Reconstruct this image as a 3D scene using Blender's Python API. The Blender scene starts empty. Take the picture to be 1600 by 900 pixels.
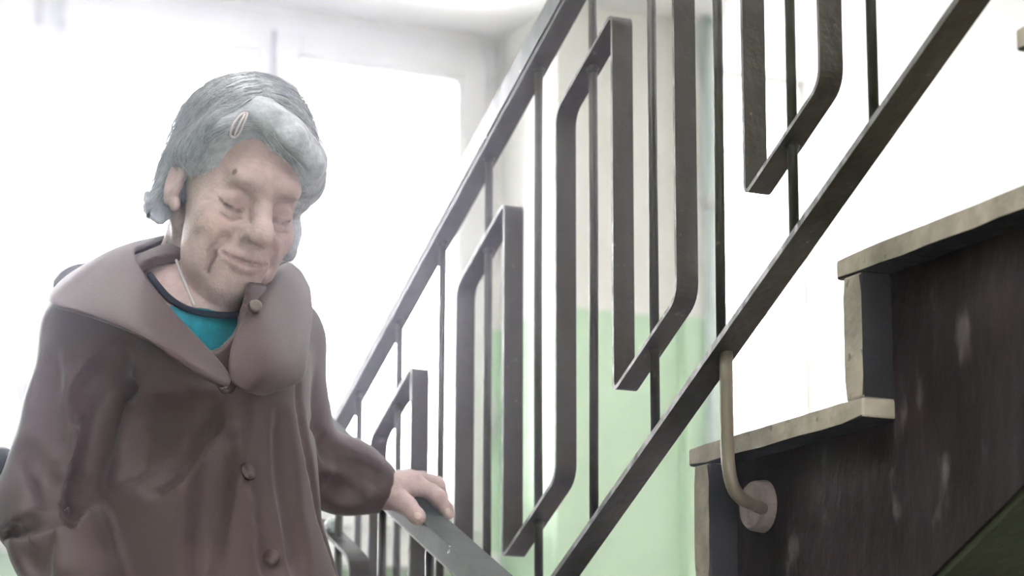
import bpy, bmesh, math, random
import numpy as np
from mathutils import Vector, Matrix

# ------------------------------------------------------------------ camera
D = 0.165                       # metres per baluster spacing, the module of the stair
CZ = 1.613                      # height of the lens above the lower landing
FPX, YAW, PITCH, ROLL = 3967.1, 0.421664, 0.220064, 0.00347378
_f = np.array([math.sin(YAW)*math.cos(PITCH), math.cos(YAW)*math.cos(PITCH), math.sin(PITCH)])
_r = np.array([math.cos(YAW), -math.sin(YAW), 0.0]); _u = np.cross(_r, _f)
_r, _u = _r*math.cos(ROLL)+_u*math.sin(ROLL), -_r*math.sin(ROLL)+_u*math.cos(ROLL)
scene = bpy.context.scene
col = scene.collection
cam = bpy.data.cameras.new('camera'); cam.sensor_width = 36; cam.lens = FPX*36/1600
cam.dof.use_dof = True; cam.dof.focus_distance = 2.9; cam.dof.aperture_fstop = 5.0
cam.clip_start = 0.05
camo = bpy.data.objects.new('camera', cam); col.objects.link(camo)
camo.matrix_world = Matrix(((_r[0], _u[0], -_f[0], 0), (_r[1], _u[1], -_f[1], 0), (_r[2], _u[2], -_f[2], CZ), (0, 0, 0, 1)))
scene.camera = camo

# ------------------------------------------------------------------ sky, exposure
SKY = 28.0
w = bpy.data.worlds.new('overcast_sky'); scene.world = w; w.use_nodes = True
bg = w.node_tree.nodes['Background']; bg.inputs[0].default_value = (1.0, 0.985, 1.0, 1); bg.inputs[1].default_value = SKY
vs = scene.view_settings
vs.view_transform = 'Standard'; vs.look = 'None'; vs.exposure = 0.55; vs.gamma = 1.0; vs.use_curve_mapping = False
GLARE = 0.030; GLARE_G = 0.88  # strength and forward lobe of the scattering that stands in for lens glare

# ------------------------------------------------------------------ helpers
def P(x, y, z):
    return Vector((x*D, y*D, z*D+CZ))
def ray(px, py):
    return _r*((px-800)/FPX) - _u*((py-450)/FPX) + _f
def at(px, py, Y):              # the point of the stairwell seen at a pixel, at depth Y modules
    d = ray(px, py); p = d*(Y/d[1]); return np.array([p[0]*D, p[1]*D, p[2]*D+CZ])
def atx(px, py, X):
    d = ray(px, py); p = d*(X/d[0]); return np.array([p[0]*D, p[1]*D, p[2]*D+CZ])

def link(name, me, mat=None, parent=None, smooth=False):
    o = bpy.data.objects.new(name, me); col.objects.link(o)
    if mat is not None and len(me.materials) == 0: me.materials.append(mat)
    if smooth:
        for p in me.polygons: p.use_smooth = True
    if parent is not None:
        o.parent = parent
        o.matrix_parent_inverse = Matrix.Translation(-parent.location) if parent.type == 'EMPTY' and parent.parent is None else Matrix.Identity(4)
    return o
def from_bm(name, bm, mat, parent=None, smooth=False, bevel=0.0):
    if bevel > 0:
        bmesh.ops.bevel(bm, geom=bm.edges[:], offset=bevel, segments=2, affect='EDGES', profile=0.5, clamp_overlap=True)
    bmesh.ops.recalc_face_normals(bm, faces=bm.faces[:])
    me = bpy.data.meshes.new(name); bm.to_mesh(me); bm.free()
    return link(name, me, mat, parent, smooth)
def box(bm, x0, x1, y0, y1, z0, z1):      # in modules
    vs_ = [bm.verts.new(P(x, y, z)) for x in (x0, x1) for y in (y0, y1) for z in (z0, z1)]
    for f in ((0, 1, 3, 2), (4, 6, 7, 5), (0, 4, 5, 1), (2, 3, 7, 6), (0, 2, 6, 4), (1, 5, 7, 3)):
        bm.faces.new([vs_[i] for i in f])
def prism_x(bm, poly, x0, x1):            # polygon in (y, z) modules extruded along x
    a = [bm.verts.new(P(x0, y, z)) for y, z in poly]; b = [bm.verts.new(P(x1, y, z)) for y, z in poly]
    n = len(poly)
    bm.faces.new(a); bm.faces.new(b[::-1])
    for i in range(n):
        bm.faces.new((a[i], b[i], b[(i+1) % n], a[(i+1) % n]))
def tube(bm, pts, radii, seg=14, cap=True):   # pts in metres
    pts = [Vector(p) for p in pts]
    if not hasattr(radii, '__len__'): radii = [radii]*len(pts)
    rings = []; up = None
    for i, p in enumerate(pts):
        t = (pts[min(i+1, len(pts)-1)]-pts[max(i-1, 0)]).normalized()
        if up is None:
            up = Vector((0, 0, 1)) if abs(t.z) < 0.9 else Vector((1, 0, 0))
        a = t.cross(up).normalized(); b = a.cross(t).normalized(); up = b
        rings.append([bm.verts.new(p+(a*math.cos(2*math.pi*k/seg)+b*math.sin(2*math.pi*k/seg))*radii[i]) for k in range(seg)])
    for i in range(len(rings)-1):
        for k in range(seg):
            bm.faces.new((rings[i][k], rings[i][(k+1) % seg], rings[i+1][(k+1) % seg], rings[i+1][k]))
    if cap:
        bm.faces.new(rings[0][::-1]); bm.faces.new(rings[-1])
def smooth_pts(pts, n=6):                 # Catmull-Rom through points
    pts = [np.array(p, float) for p in pts]; out = []
    ext = [2*pts[0]-pts[1]]+pts+[2*pts[-1]-pts[-2]]
    for i in range(1, len(ext)-2):
        p0, p1, p2, p3 = ext[i-1:i+3]
        for k in range(n):
            t = k/n
            out.append(0.5*((2*p1)+(-p0+p2)*t+(2*p0-5*p1+4*p2-p3)*t*t+(-p0+3*p1-3*p2+p3)*t**3))
    out.append(pts[-1]); return out
def empty(name, loc, label, cat, group=None):
    o = bpy.data.objects.new(name, None); col.objects.link(o); o.location = loc; o.empty_display_size = 0.1
    o['label'] = label; o['category'] = cat
    if group: o['group'] = group
    return o
def structure(o):
    o['kind'] = 'structure'; return o

# ------------------------------------------------------------------ materials
def mat(name, color, rough=0.5, spec=0.5, var=0.0, var_scale=20.0, color2=None, bump=0.0, bump_scale=60.0, metallic=0.0,
        chips=None, chip_scale=30.0, chip_lo=0.62, chip_hi=0.68, stretch=(1, 1, 1), sheen=0.0, sss=0.0, coat=0.0):
    m = bpy.data.materials.new(name); m.use_nodes = True
    nt = m.node_tree; N = nt.nodes; L = nt.links
    b = N['Principled BSDF']
    b.inputs['Base Color'].default_value = (*color, 1); b.inputs['Roughness'].default_value = rough
    b.inputs['Specular IOR Level'].default_value = spec; b.inputs['Metallic'].default_value = metallic
    b.inputs['Sheen Weight'].default_value = sheen; b.inputs['Coat Weight'].default_value = coat
    if sss:
        b.inputs['Subsurface Weight'].default_value = sss; b.inputs['Subsurface Radius'].default_value = (0.012, 0.005, 0.003)
    tc = N.new('ShaderNodeTexCoord'); mp = N.new('ShaderNodeMapping'); mp.inputs['Scale'].default_value = stretch
    L.new(tc.outputs['Object'], mp.inputs['Vector'])
    def noise(scale, detail=4.0):
        n = N.new('ShaderNodeTexNoise'); n.inputs['Scale'].default_value = scale; n.inputs['Detail'].default_value = detail
        L.new(mp.outputs['Vector'], n.inputs['Vector']); return n
    cur = None
    if var > 0 or color2 is not None:
        n = noise(var_scale); rp = N.new('ShaderNodeMapRange'); rp.inputs[1].default_value = 0.35; rp.inputs[2].default_value = 0.65
        L.new(n.outputs['Fac'], rp.inputs[0])
        mx = N.new('ShaderNodeMix'); mx.data_type = 'RGBA'
        c2 = color2 if color2 is not None else tuple(min(1, c*(1+var)) for c in color)
        c1 = color if color2 is not None else tuple(c*(1-var) for c in color)
        mx.inputs['A'].default_value = (*c1, 1); mx.inputs['B'].default_value = (*c2, 1)
        L.new(rp.outputs[0], mx.inputs['Factor']); cur = mx.outputs['Result']
    if chips is not None:
        n = noise(chip_scale, 6.0); rp = N.new('ShaderNodeMapRange'); rp.inputs[1].default_value = chip_lo; rp.inputs[2].default_value = chip_hi
        L.new(n.outputs['Fac'], rp.inputs[0])
        mx = N.new('ShaderNodeMix'); mx.data_type = 'RGBA'
        if cur is not None: L.new(cur, mx.inputs['A'])
        else: mx.inputs['A'].default_value = (*color, 1)
        mx.inputs['B'].default_value = (*chips, 1); L.new(rp.outputs[0], mx.inputs['Factor']); cur = mx.outputs['Result']
    if cur is not None: L.new(cur, b.inputs['Base Color'])
    if bump > 0:
        n = noise(bump_scale, 5.0); bp = N.new('ShaderNodeBump'); bp.inputs['Strength'].default_value = bump; bp.inputs['Distance'].default_value = 0.01
        L.new(n.outputs['Fac'], bp.inputs['Height']); L.new(bp.outputs['Normal'], b.inputs['Normal'])
    return m
def attr_mat(name, rough=0.5, spec=0.4, bump=0.15, bump_scale=150.0, sss=0.0, var=0.08, var_scale=60.0, stretch=(1, 1, 1)):
    m = mat(name, (1, 1, 1), rough, spec, bump=bump, bump_scale=bump_scale, sss=sss, stretch=stretch)
    nt = m.node_tree; N = nt.nodes; L = nt.links; b = N['Principled BSDF']
    a = N.new('ShaderNodeAttribute'); a.attribute_name = 'tint'
    n = N.new('ShaderNodeTexNoise'); n.inputs['Scale'].default_value = var_scale
    L.new(N['Mapping'].outputs[0], n.inputs['Vector'])
    rp = N.new('ShaderNodeMapRange'); rp.inputs[1].default_value = .3; rp.inputs[2].default_value = .7; rp.inputs[3].default_value = 1-var; rp.inputs[4].default_value = 1+var
    L.new(n.outputs['Fac'], rp.inputs[0])
    mx = N.new('ShaderNodeVectorMath'); mx.operation = 'SCALE'
    L.new(a.outputs['Color'], mx.inputs[0]); L.new(rp.outputs[0], mx.inputs['Scale']); L.new(mx.outputs[0], b.inputs['Base Color'])
    return m

M_white = mat('white_plaster', (0.93, 0.93, 0.92), 0.8, 0.2, var=0.03, var_scale=3, bump=0.08, bump_scale=40)
M_wframe = mat('white_window_paint', (0.80, 0.80, 0.78), 0.4, 0.4, var=0.03, var_scale=8)
M_ceil = mat('ceiling_white', (0.92, 0.92, 0.92), 0.9, 0.2)
M_metal = mat('railing_paint', (0.016, 0.0145, 0.009), 0.45, 0.4, var=0.18, var_scale=25, bump=0.25, bump_scale=45, chips=(0.09, 0.08, 0.06), chip_scale=70, chip_lo=.70, chip_hi=.74)
M_post = mat('post_paint', (0.105, 0.085, 0.062), 0.45, 0.5, var=0.18, var_scale=25, bump=0.25, bump_scale=45)
M_hand = mat('handrail_cover', (0.028, 0.034, 0.034), 0.34, 0.35, var=0.25, var_scale=15, bump=0.12, bump_scale=30, chips=(0.42, 0.43, 0.43), chip_scale=38, chip_lo=.68, chip_hi=.71)
M_hand_low = mat('handrail_cover_worn', (0.030, 0.038, 0.037), 0.55, 0.25, var=0.3, var_scale=18, bump=0.12, bump_scale=30, chips=(0.40, 0.42, 0.42), chip_scale=42, chip_lo=.69, chip_hi=.72)
M_handunder = mat('handrail_steel', (0.030, 0.031, 0.031), 0.42, 0.5, var=0.2, var_scale=25, bump=0.2, bump_scale=45)
M_tread = mat('terrazzo_step', (0.27, 0.232, 0.19), 0.75, 0.3, var=0.22, var_scale=26, bump=0.4, bump_scale=40, chips=(0.13, 0.11, 0.10), chip_scale=60, chip_lo=.62, chip_hi=.72)
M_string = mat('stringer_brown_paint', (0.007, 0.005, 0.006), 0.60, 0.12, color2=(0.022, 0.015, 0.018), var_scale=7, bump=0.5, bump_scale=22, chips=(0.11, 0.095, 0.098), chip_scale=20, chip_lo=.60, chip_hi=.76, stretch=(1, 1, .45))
M_inner = mat('inner_paint_shade', (0.014, 0.013, 0.016), 0.6, 0.3, var=.3, var_scale=15, bump=.4, bump_scale=30)
M_soffit = mat('soffit_olive_paint', (0.022, 0.025, 0.012), 0.7, 0.3, var=0.25, var_scale=9, bump=0.3, bump_scale=30)
M_flange = mat('flange_plaster', (0.15, 0.12, 0.11), 0.75, 0.3, var=0.25, var_scale=40, bump=0.5, bump_scale=60)
M_pipe = mat('pipe_paint', (0.52, 0.60, 0.58), 0.35, 0.5, var=0.06, var_scale=12)
M_floor = mat('landing_terrazzo', (0.40, 0.38, 0.35), 0.6, 0.4, var=0.12, var_scale=30)

def dado_mat(name, zline, top, bottom, bump=0.25):
    m = mat(name, top, 0.6, 0.35, bump=bump, bump_scale=14, stretch=(1, 1, .35))
    nt = m.node_tree; N = nt.nodes; L = nt.links
    tc = N.new('ShaderNodeTexCoord'); sx = N.new('ShaderNodeSeparateXYZ'); L.new(tc.outputs['Object'], sx.inputs[0])
    lt = N.new('ShaderNodeMath'); lt.operation = 'LESS_THAN'; lt.inputs[1].default_value = zline; L.new(sx.outputs['Z'], lt.inputs[0])
    n = N.new('ShaderNodeTexNoise'); n.inputs['Scale'].default_value = 5; L.new(tc.outputs['Object'], n.inputs['Vector'])
    g = N.new('ShaderNodeMix'); g.data_type = 'RGBA'; L.new(n.outputs['Fac'], g.inputs['Factor'])
    g.inputs['A'].default_value = (*[c*.93 for c in bottom], 1); g.inputs['B'].default_value = (*[c*1.07 for c in bottom], 1)
    mx = N.new('ShaderNodeMix'); mx.data_type = 'RGBA'; L.new(lt.outputs[0], mx.inputs['Factor'])
    mx.inputs['A'].default_value = (*top, 1); L.new(g.outputs['Result'], mx.inputs['B'])
    L.new(mx.outputs['Result'], N['Principled BSDF'].inputs['Base Color']); return m
GREEN = (0.54, 0.70, 0.525); CREAM = (0.86, 0.85, 0.815)
M_wall = dado_mat('wall_green_dado', 7.89*D+CZ, CREAM, GREEN)

def glass_mat():
    m = bpy.data.materials.new('window_glass'); m.use_nodes = True
    N = m.node_tree.nodes; L = m.node_tree.links; N.remove(N['Principled BSDF'])
    tr = N.new('ShaderNodeBsdfTransparent'); tr.inputs[0].default_value = (.97, .97, .97, 1); gl = N.new('ShaderNodeBsdfGlossy'); gl.inputs['Roughness'].default_value = .02
    fr = N.new('ShaderNodeFresnel'); fr.inputs[0].default_value = 1.45
    mx = N.new('ShaderNodeMixShader'); L.new(fr.outputs[0], mx.inputs[0]); L.new(tr.outputs[0], mx.inputs[1]); L.new(gl.outputs[0], mx.inputs[2])
    L.new(mx.outputs[0], N['Material Output'].inputs['Surface']); return m
M_glass = glass_mat()

# ------------------------------------------------------------------ the stairwell shell
YW, YP, XA, XP, XB, ZC, ZL = 35.0, 33.0, 15.51, 18.37, 21.0, 12.6, -1.045
XL = -2.0; ZTOP = 27.0; ZF = -9.775; YB = -14.0
WIN = [(1.25, 8.06+.24), (8.06+.24, 15.31)]
bm = bmesh.new()                            # back wall with window openings; upper and pier-side ones added for light
t = 1.6
box(bm, XL-2, 0.9, YW, YW+t, ZF, ZTOP); box(bm, 15.31, 18.7, YW, YW+t, ZF, ZTOP); box(bm, 20.999, XB+2, YW, YW+t, ZF, ZTOP); box(bm, 18.7, 20.999, YW, YW+t, ZF, 3.0); box(bm, 18.7, 20.999, YW, YW+t, ZC, ZTOP)
box(bm, 0.9, 15.31, YW, YW+t, ZF, 4.4); box(bm, 0.9, 15.31, YW, YW+t, 12.5, 16.5); box(bm, 0.9, 15.31, YW, YW+t, 24.5, ZTOP)
structure(from_bm('wall_back', bm, M_wall))
bm = bmesh.new()                            # left wall; unseen high opening added to light the stairs from above
LWY0, LWY1, LWZ0, LWZ1 = 5.0, 11.0, 14.0, 22.0
box(bm, XL-2, XL, YB, LWY0, ZF, ZTOP); box(bm, XL-2, XL, LWY1, YW, ZF, ZTOP); box(bm, XL-2, XL, LWY0, LWY1, ZF, LWZ0); box(bm, XL-2, XL, LWY0, LWY1, LWZ1, ZTOP)
structure(from_bm('wall_left', bm, M_wall))
bm = bmesh.new()                            # wall behind the camera; opening added and sized to tune the frontal light
box(bm, XL-2, 1.0, YB-1, YB, ZF, ZTOP); box(bm, 11.0, XB+2, YB-1, YB, ZF, ZTOP); box(bm, 1.0, 11.0, YB-1, YB, ZF, -8.5); box(bm, 1.0, 11.0, YB-1, YB, -4.0, ZTOP)
structure(from_bm('wall_front', bm, M_wall))
bm = bmesh.new(); box(bm, XB, XB+2, YB, YW, ZF, ZTOP); structure(from_bm('wall_right', bm, M_white))
pier = bmesh.new(); box(pier, XA, XP, YP, YW, ZL, ZC); structure(from_bm('wall_pier', pier, M_wall))
bm = bmesh.new(); box(bm, 17.54, 17.80, YP-.22, YP, ZL, ZC); structure(from_bm('trim_1', bm, M_wall, bevel=.002))
bm = bmesh.new(); box(bm, XL, XB, 23.5, YW, ZC, ZC+1.0); structure(from_bm('ceiling', bm, M_ceil))
bm = bmesh.new(); box(bm, XL-2, XB+2, YB, YW+t, ZTOP, ZTOP+1); structure(from_bm('ceiling_upper', bm, M_ceil))
bm = bmesh.new()
box(bm, XL, 8.0, 20.2, YW, ZL-1.0, ZL); box(bm, 8.0, XB, 22.17, YW, ZL-1.0, ZL); structure(from_bm('floor_landing', bm, M_floor))
bm = bmesh.new(); box(bm, XL-2, XB+2, YB, YW, ZF-1, ZF); structure(from_bm('floor', bm, M_floor))
bm = bmesh.new(); box(bm, XL, XB, YB, 3.4, 7.6-1.1, 7.685); structure(from_bm('floor_upper', bm, M_floor))

# ------------------------------------------------------------------ windows
def frame_ring(bm, x0, x1, z0, z1, wl, wr, wb, wt, y0, y1):
    box(bm, x0, x0+wl, y0, y1, z0, z1); box(bm, x1-wr, x1, y0, y1, z0, z1)
    box(bm, x0+wl, x1-wr, y0, y1, z0, z0+wb); box(bm, x0+wl, x1-wr, y0, y1, z1-wt, z1)
def window(name, x0, x1, xm, sashes):
    root = bpy.data.objects.new(name, None); col.objects.link(root); root.location = P((x0+x1)/2, YW, 4.4); structure(root)
    if not sashes:                            # added narrow window beside the pier, there to whiten the right wall
        bm = bmesh.new(); frame_ring(bm, x0, x1, 3.0, ZC-.01, .12, .10, .2, .10, YW+.02, YW+.6); f = from_bm('window_frame', bm, M_wframe, root, bevel=.003)
        bm = bmesh.new(); box(bm, x0+.10, x1-.08, YW+.42, YW+.45, 3.15, ZC-.08); from_bm('glass_pane', bm, M_glass, f); return root
    bm = bmesh.new(); frame_ring(bm, x0, x1, 4.4, 12.5, .29 if x0 > 5 else .08, .07 if x0 > 5 else .20, .33, .28, YW+.02, YW+.6)
    from_bm('window_frame', bm, M_wframe, root, bevel=.003)
    bm = bmesh.new(); box(bm, xm-.14, xm+.14, YW+.37, YW+.5, 4.7, 12.26); from_bm('cover_strip', bm, M_wframe, root)
    for (a, b, ga, gb, hx) in sashes:
        bm = bmesh.new(); frame_ring(bm, a, b, 4.72, 12.24, ga-a, b-gb, .4, .40, YW-.08, YW+.35)
        s = from_bm('sash', bm, M_wframe, root, bevel=.004)
        bm = bmesh.new(); frame_ring(bm, ga, gb, 5.12, 11.84, .06, .06, .06, .06, YW+.0, YW+.2)
        from_bm('glazing_bead', bm, M_wframe, s)
        bm = bmesh.new(); box(bm, ga+.01, gb-.01, YW+.12, YW+.15, 5.13, 11.83); from_bm('glass_pane', bm, M_glass, s)
        for zz in (11.75, 6.2):
            bm = bmesh.new(); p = P(hx, YW-.13, zz)
            tube(bm, [p, p+Vector((0, 0, .095))], .009, 10)
            tube(bm, [p+Vector((0, 0, .096)), p+Vector((0, 0, .104))], [.009, .005], 10)
            hg = from_bm('hinge', bm, M_hinge, s, smooth=True)
    return root
M_hinge = mat('hinge_paint', (0.62, 0.63, 0.60), 0.4, 0.5, var=.1, var_scale=40)
window('window_added', 18.7, 20.999, 19.8, [])  # added opening that brightens the wall to its right
window('window_1', 8.22, 15.31, 11.71, [(8.50, 11.68, 8.86, 11.48, 8.46), (11.74, 15.25, 12.13, 14.81, 15.30)])
window('window_2', 0.95, 8.22, 4.53, [(1.02, 4.50, 1.40, 4.15, 1.0), (4.56, 8.03, 4.9, 7.67, 8.10)])
bm = bmesh.new(); box(bm, 0.9, 15.31, YW-.5, YW+.1, 4.1, 4.4); structure(from_bm('trim_2', bm, M_wframe, bevel=.006))

# pipe and clamp by the pier
root = empty('riser_pipe', P(17.95, YP-.28, ZL), 'pale painted vertical pipe on the wall behind the railing', 'pipe')
bm = bmesh.new(); tube(bm, [P(17.95, YP-.28, ZL), P(17.95, YP-.28, ZC)], .0155, 16); from_bm('pipe_run', bm, M_pipe, root, smooth=True)
bm = bmesh.new(); tube(bm, [P(17.95, YP-.28, 9.55), P(17.95, YP-.28, 9.75)], .021, 16); tube(bm, [P(18.0, YP-.34, 9.65), P(18.14, YP-.34, 9.65)], .006, 8); from_bm('pipe_clamp', bm, M_hinge, root, smooth=True)
bm = bmesh.new(); tube(bm, smooth_pts([P(17.86, YP-.08, ZC), P(17.98, YP-.10, 11.2), P(18.10, YP-.10, 9.8), P(18.14, YP-.08, 8.0), P(18.12, YP-.08, 4.0), P(18.12, YP-.08, ZL)], 5), .004, 8)
o = from_bm('wall_cable', bm, M_pipe, None, smooth=True); o['label'] = 'thin slack cable hanging down the wall beside the pale pipe'; o['category'] = 'cable'

# ------------------------------------------------------------------ the two flights
RUN, RISE = 2.1, 0.97
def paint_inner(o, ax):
    # inner faces of the step ends: brown paint, with their shade put into its colour
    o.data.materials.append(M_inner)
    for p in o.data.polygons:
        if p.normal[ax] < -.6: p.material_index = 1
def flight(name, label, x0, x1, xs, yA, zA, n0, n1, dirn, slope_sof, sof0):
    """nosing k at Y = yA + k*RUN, Z = zA - k*RISE; k from n0 to n1"""
    root = empty(name, P((x0+x1)/2, yA, zA), label, 'stairs')
    for k in range(n0, n1+1):
        y = yA+k*RUN; z = zA-k*RISE
        bm = bmesh.new(); rnd = random.Random(k)
        # tread slab with worn, slightly wavy side edge
        n = 9; ys = [y-RUN-.29+(RUN+.29)*i/n for i in range(n+1)]
        top = [(yy, z+rnd.uniform(-.004, .004)) for yy in ys]; bot = [(yy, z-.135+rnd.uniform(-.006, .006)) for yy in ys]
        bot[-2] = (ys[-1]-.03, bot[-2][1]) if False else bot[-2]
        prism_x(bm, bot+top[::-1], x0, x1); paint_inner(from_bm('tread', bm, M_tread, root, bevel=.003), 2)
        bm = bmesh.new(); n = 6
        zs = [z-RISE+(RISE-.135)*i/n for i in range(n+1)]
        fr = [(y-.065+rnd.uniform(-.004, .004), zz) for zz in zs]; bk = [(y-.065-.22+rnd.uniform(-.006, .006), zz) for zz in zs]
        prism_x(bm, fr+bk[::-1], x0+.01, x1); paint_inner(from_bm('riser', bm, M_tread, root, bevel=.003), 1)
    # stringer: stepped slab, its side set back from the step ends
    poly = []
    for k in range(n0, n1+1):
        y = yA+k*RUN-.065; z = zA-k*RISE
        poly += [(y-RUN+.0, z-.13), (y-.2, z-.13), (y-.2, z-RISE-.13)]
    yb, yt = yA+n1*RUN-.2, yA+(n0-1)*RUN-.065
    sof = lambda y: sof0[1]-slope_sof*(y-sof0[0])
    poly2 = poly+[(yb, sof(yb)), (yt, sof(yt))]
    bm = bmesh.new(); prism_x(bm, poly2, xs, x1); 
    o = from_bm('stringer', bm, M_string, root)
    bm = bmesh.new(); prism_x(bm, [(yb, sof(yb)-.06), (yb, sof(yb)-.002), (yt, sof(yt)-.002), (yt, sof(yt)-.06)], xs+.02, x1)
    from_bm('soffit', bm, M_soffit, root)
    return root
flight('stair_flight', 'upper concrete stair flight with dark brown side at the right', 8.68, XB-.005, 8.92, 16.20, 2.90, -6, 2, 1, .44, (13.45, 1.72))

def flight_down():
    XL0 = XL+.02
    root = empty('stair_flight', P(3, 20.2, ZL), 'lower stair flight the woman is coming down', 'stairs')
    for k in range(0, 9):
        y = 20.2-RUN*k; z = ZL-RISE*k
        bm = bmesh.new(); box(bm, XL0, 7.6, y-.065, y+.205, z-RISE, z-.135); from_bm('riser', bm, M_tread, root, bevel=.003)
        if k: 
            bm = bmesh.new(); box(bm, XL0, 7.6, y, y+RUN+.1, z-.135, z); from_bm('tread', bm, M_tread, root, bevel=.003)
    bm = bmesh.new(); poly = []
    for k in range(0, 9):
        y = 20.2-RUN*k+.03; z = ZL-RISE*k; poly += [(y, z-.14), (y, z-RISE-.14)]
    poly = [(20.19, ZL-.14)]+poly+[(20.2-RUN*8, ZF+.02), (20.2-RUN*8+3.2, ZF+.02), (20.19, ZL-2.4)]
    prism_x(bm, poly, XL0, 7.55); from_bm('stringer', bm, M_string, root)
    return root
flight_down()

# ------------------------------------------------------------------ railings
def fret_band(pts, width, thick, X, mat_, parent, name='fret_strip', rad=.13):
    # pts: (y, z) polyline; rounded corners; flat band of given width along X
    pts = [np.array(p, float) for p in pts]; path = [pts[0]]
    for i in range(1, len(pts)-1):
        a, b, c = pts[i-1], pts[i], pts[i+1]
        u = (a-b)/np.linalg.norm(a-b); v = (c-b)/np.linalg.norm(c-b)
        cosang = float(u@v); rr = min(rad if cosang < .0 else rad*.6, .45*np.linalg.norm(a-b), .45*np.linalg.norm(c-b))
        p, q = b+u*rr, b+v*rr
        for t in np.linspace(0, 1, 7): path.append((1-t)**2*p+2*t*(1-t)*b+t*t*q)
    path.append(pts[-1])
    bm = bmesh.new(); prev = None; n = len(path)
    for i in range(n):
        tg = path[min(i+1, n-1)]-path[max(i-1, 0)]; tg = tg/np.linalg.norm(tg); nm = np.array([-tg[1], tg[0]])
        a = path[i]+nm*thick/2; b = path[i]-nm*thick/2
        ring = [bm.verts.new(P(X-width/2, *a)), bm.verts.new(P(X+width/2, *a)), bm.verts.new(P(X+width/2, *b)), bm.verts.new(P(X-width/2, *b))]
        if prev:
            for k in range(4): bm.faces.new((prev[k], prev[(k+1) % 4], ring[(k+1) % 4], ring[k]))
        else: bm.faces.new(ring)
        prev = ring
    bm.faces.new(prev[::-1])
    bmesh.ops.bevel(bm, geom=[e for e in bm.edges if abs((e.verts[0].co-e.verts[1].co).normalized().x) < .5 and len(e.link_faces) == 2 and e.calc_face_angle(0) > 1.2], offset=.0012, segments=2, affect='EDGES', clamp_overlap=True)
    return from_bm(name, bm, mat_, parent)
def sloped_bar(name, X0, X1, y0, y1, zf0, zf1, zfun, mat_, parent, bevel=.003):
    bm = bmesh.new(); n = 24; rings = []
    for i in range(n+1):
        y = y0+(y1-y0)*i/n; z = zfun(y)
        rings.append([bm.verts.new(P(x, y, z+zz)) for x, zz in ((X0, zf0), (X1, zf0), (X1, zf1), (X0, zf1))])
    for a, b in zip(rings, rings[1:]):
        for k in range(4): bm.faces.new((a[k], a[(k+1) % 4], b[(k+1) % 4], b[k]))
    bm.faces.new(rings[0]); bm.faces.new(rings[-1][::-1])
    if bevel: bmesh.ops.bevel(bm, geom=[e for e in bm.edges if len(e.link_faces) == 2 and e.calc_face_angle(0) > 1.0], offset=bevel, segments=2, affect='EDGES', clamp_overlap=True)
    return from_bm(name, bm, mat_, parent)

def collar(bm, X, y, z, slope, r=.0085):
    p = P(X, y, z); tube(bm, [p+Vector((0, 0, -.010)), p+Vector((0, 0, -.003))], [.0055, r], 12)

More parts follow.
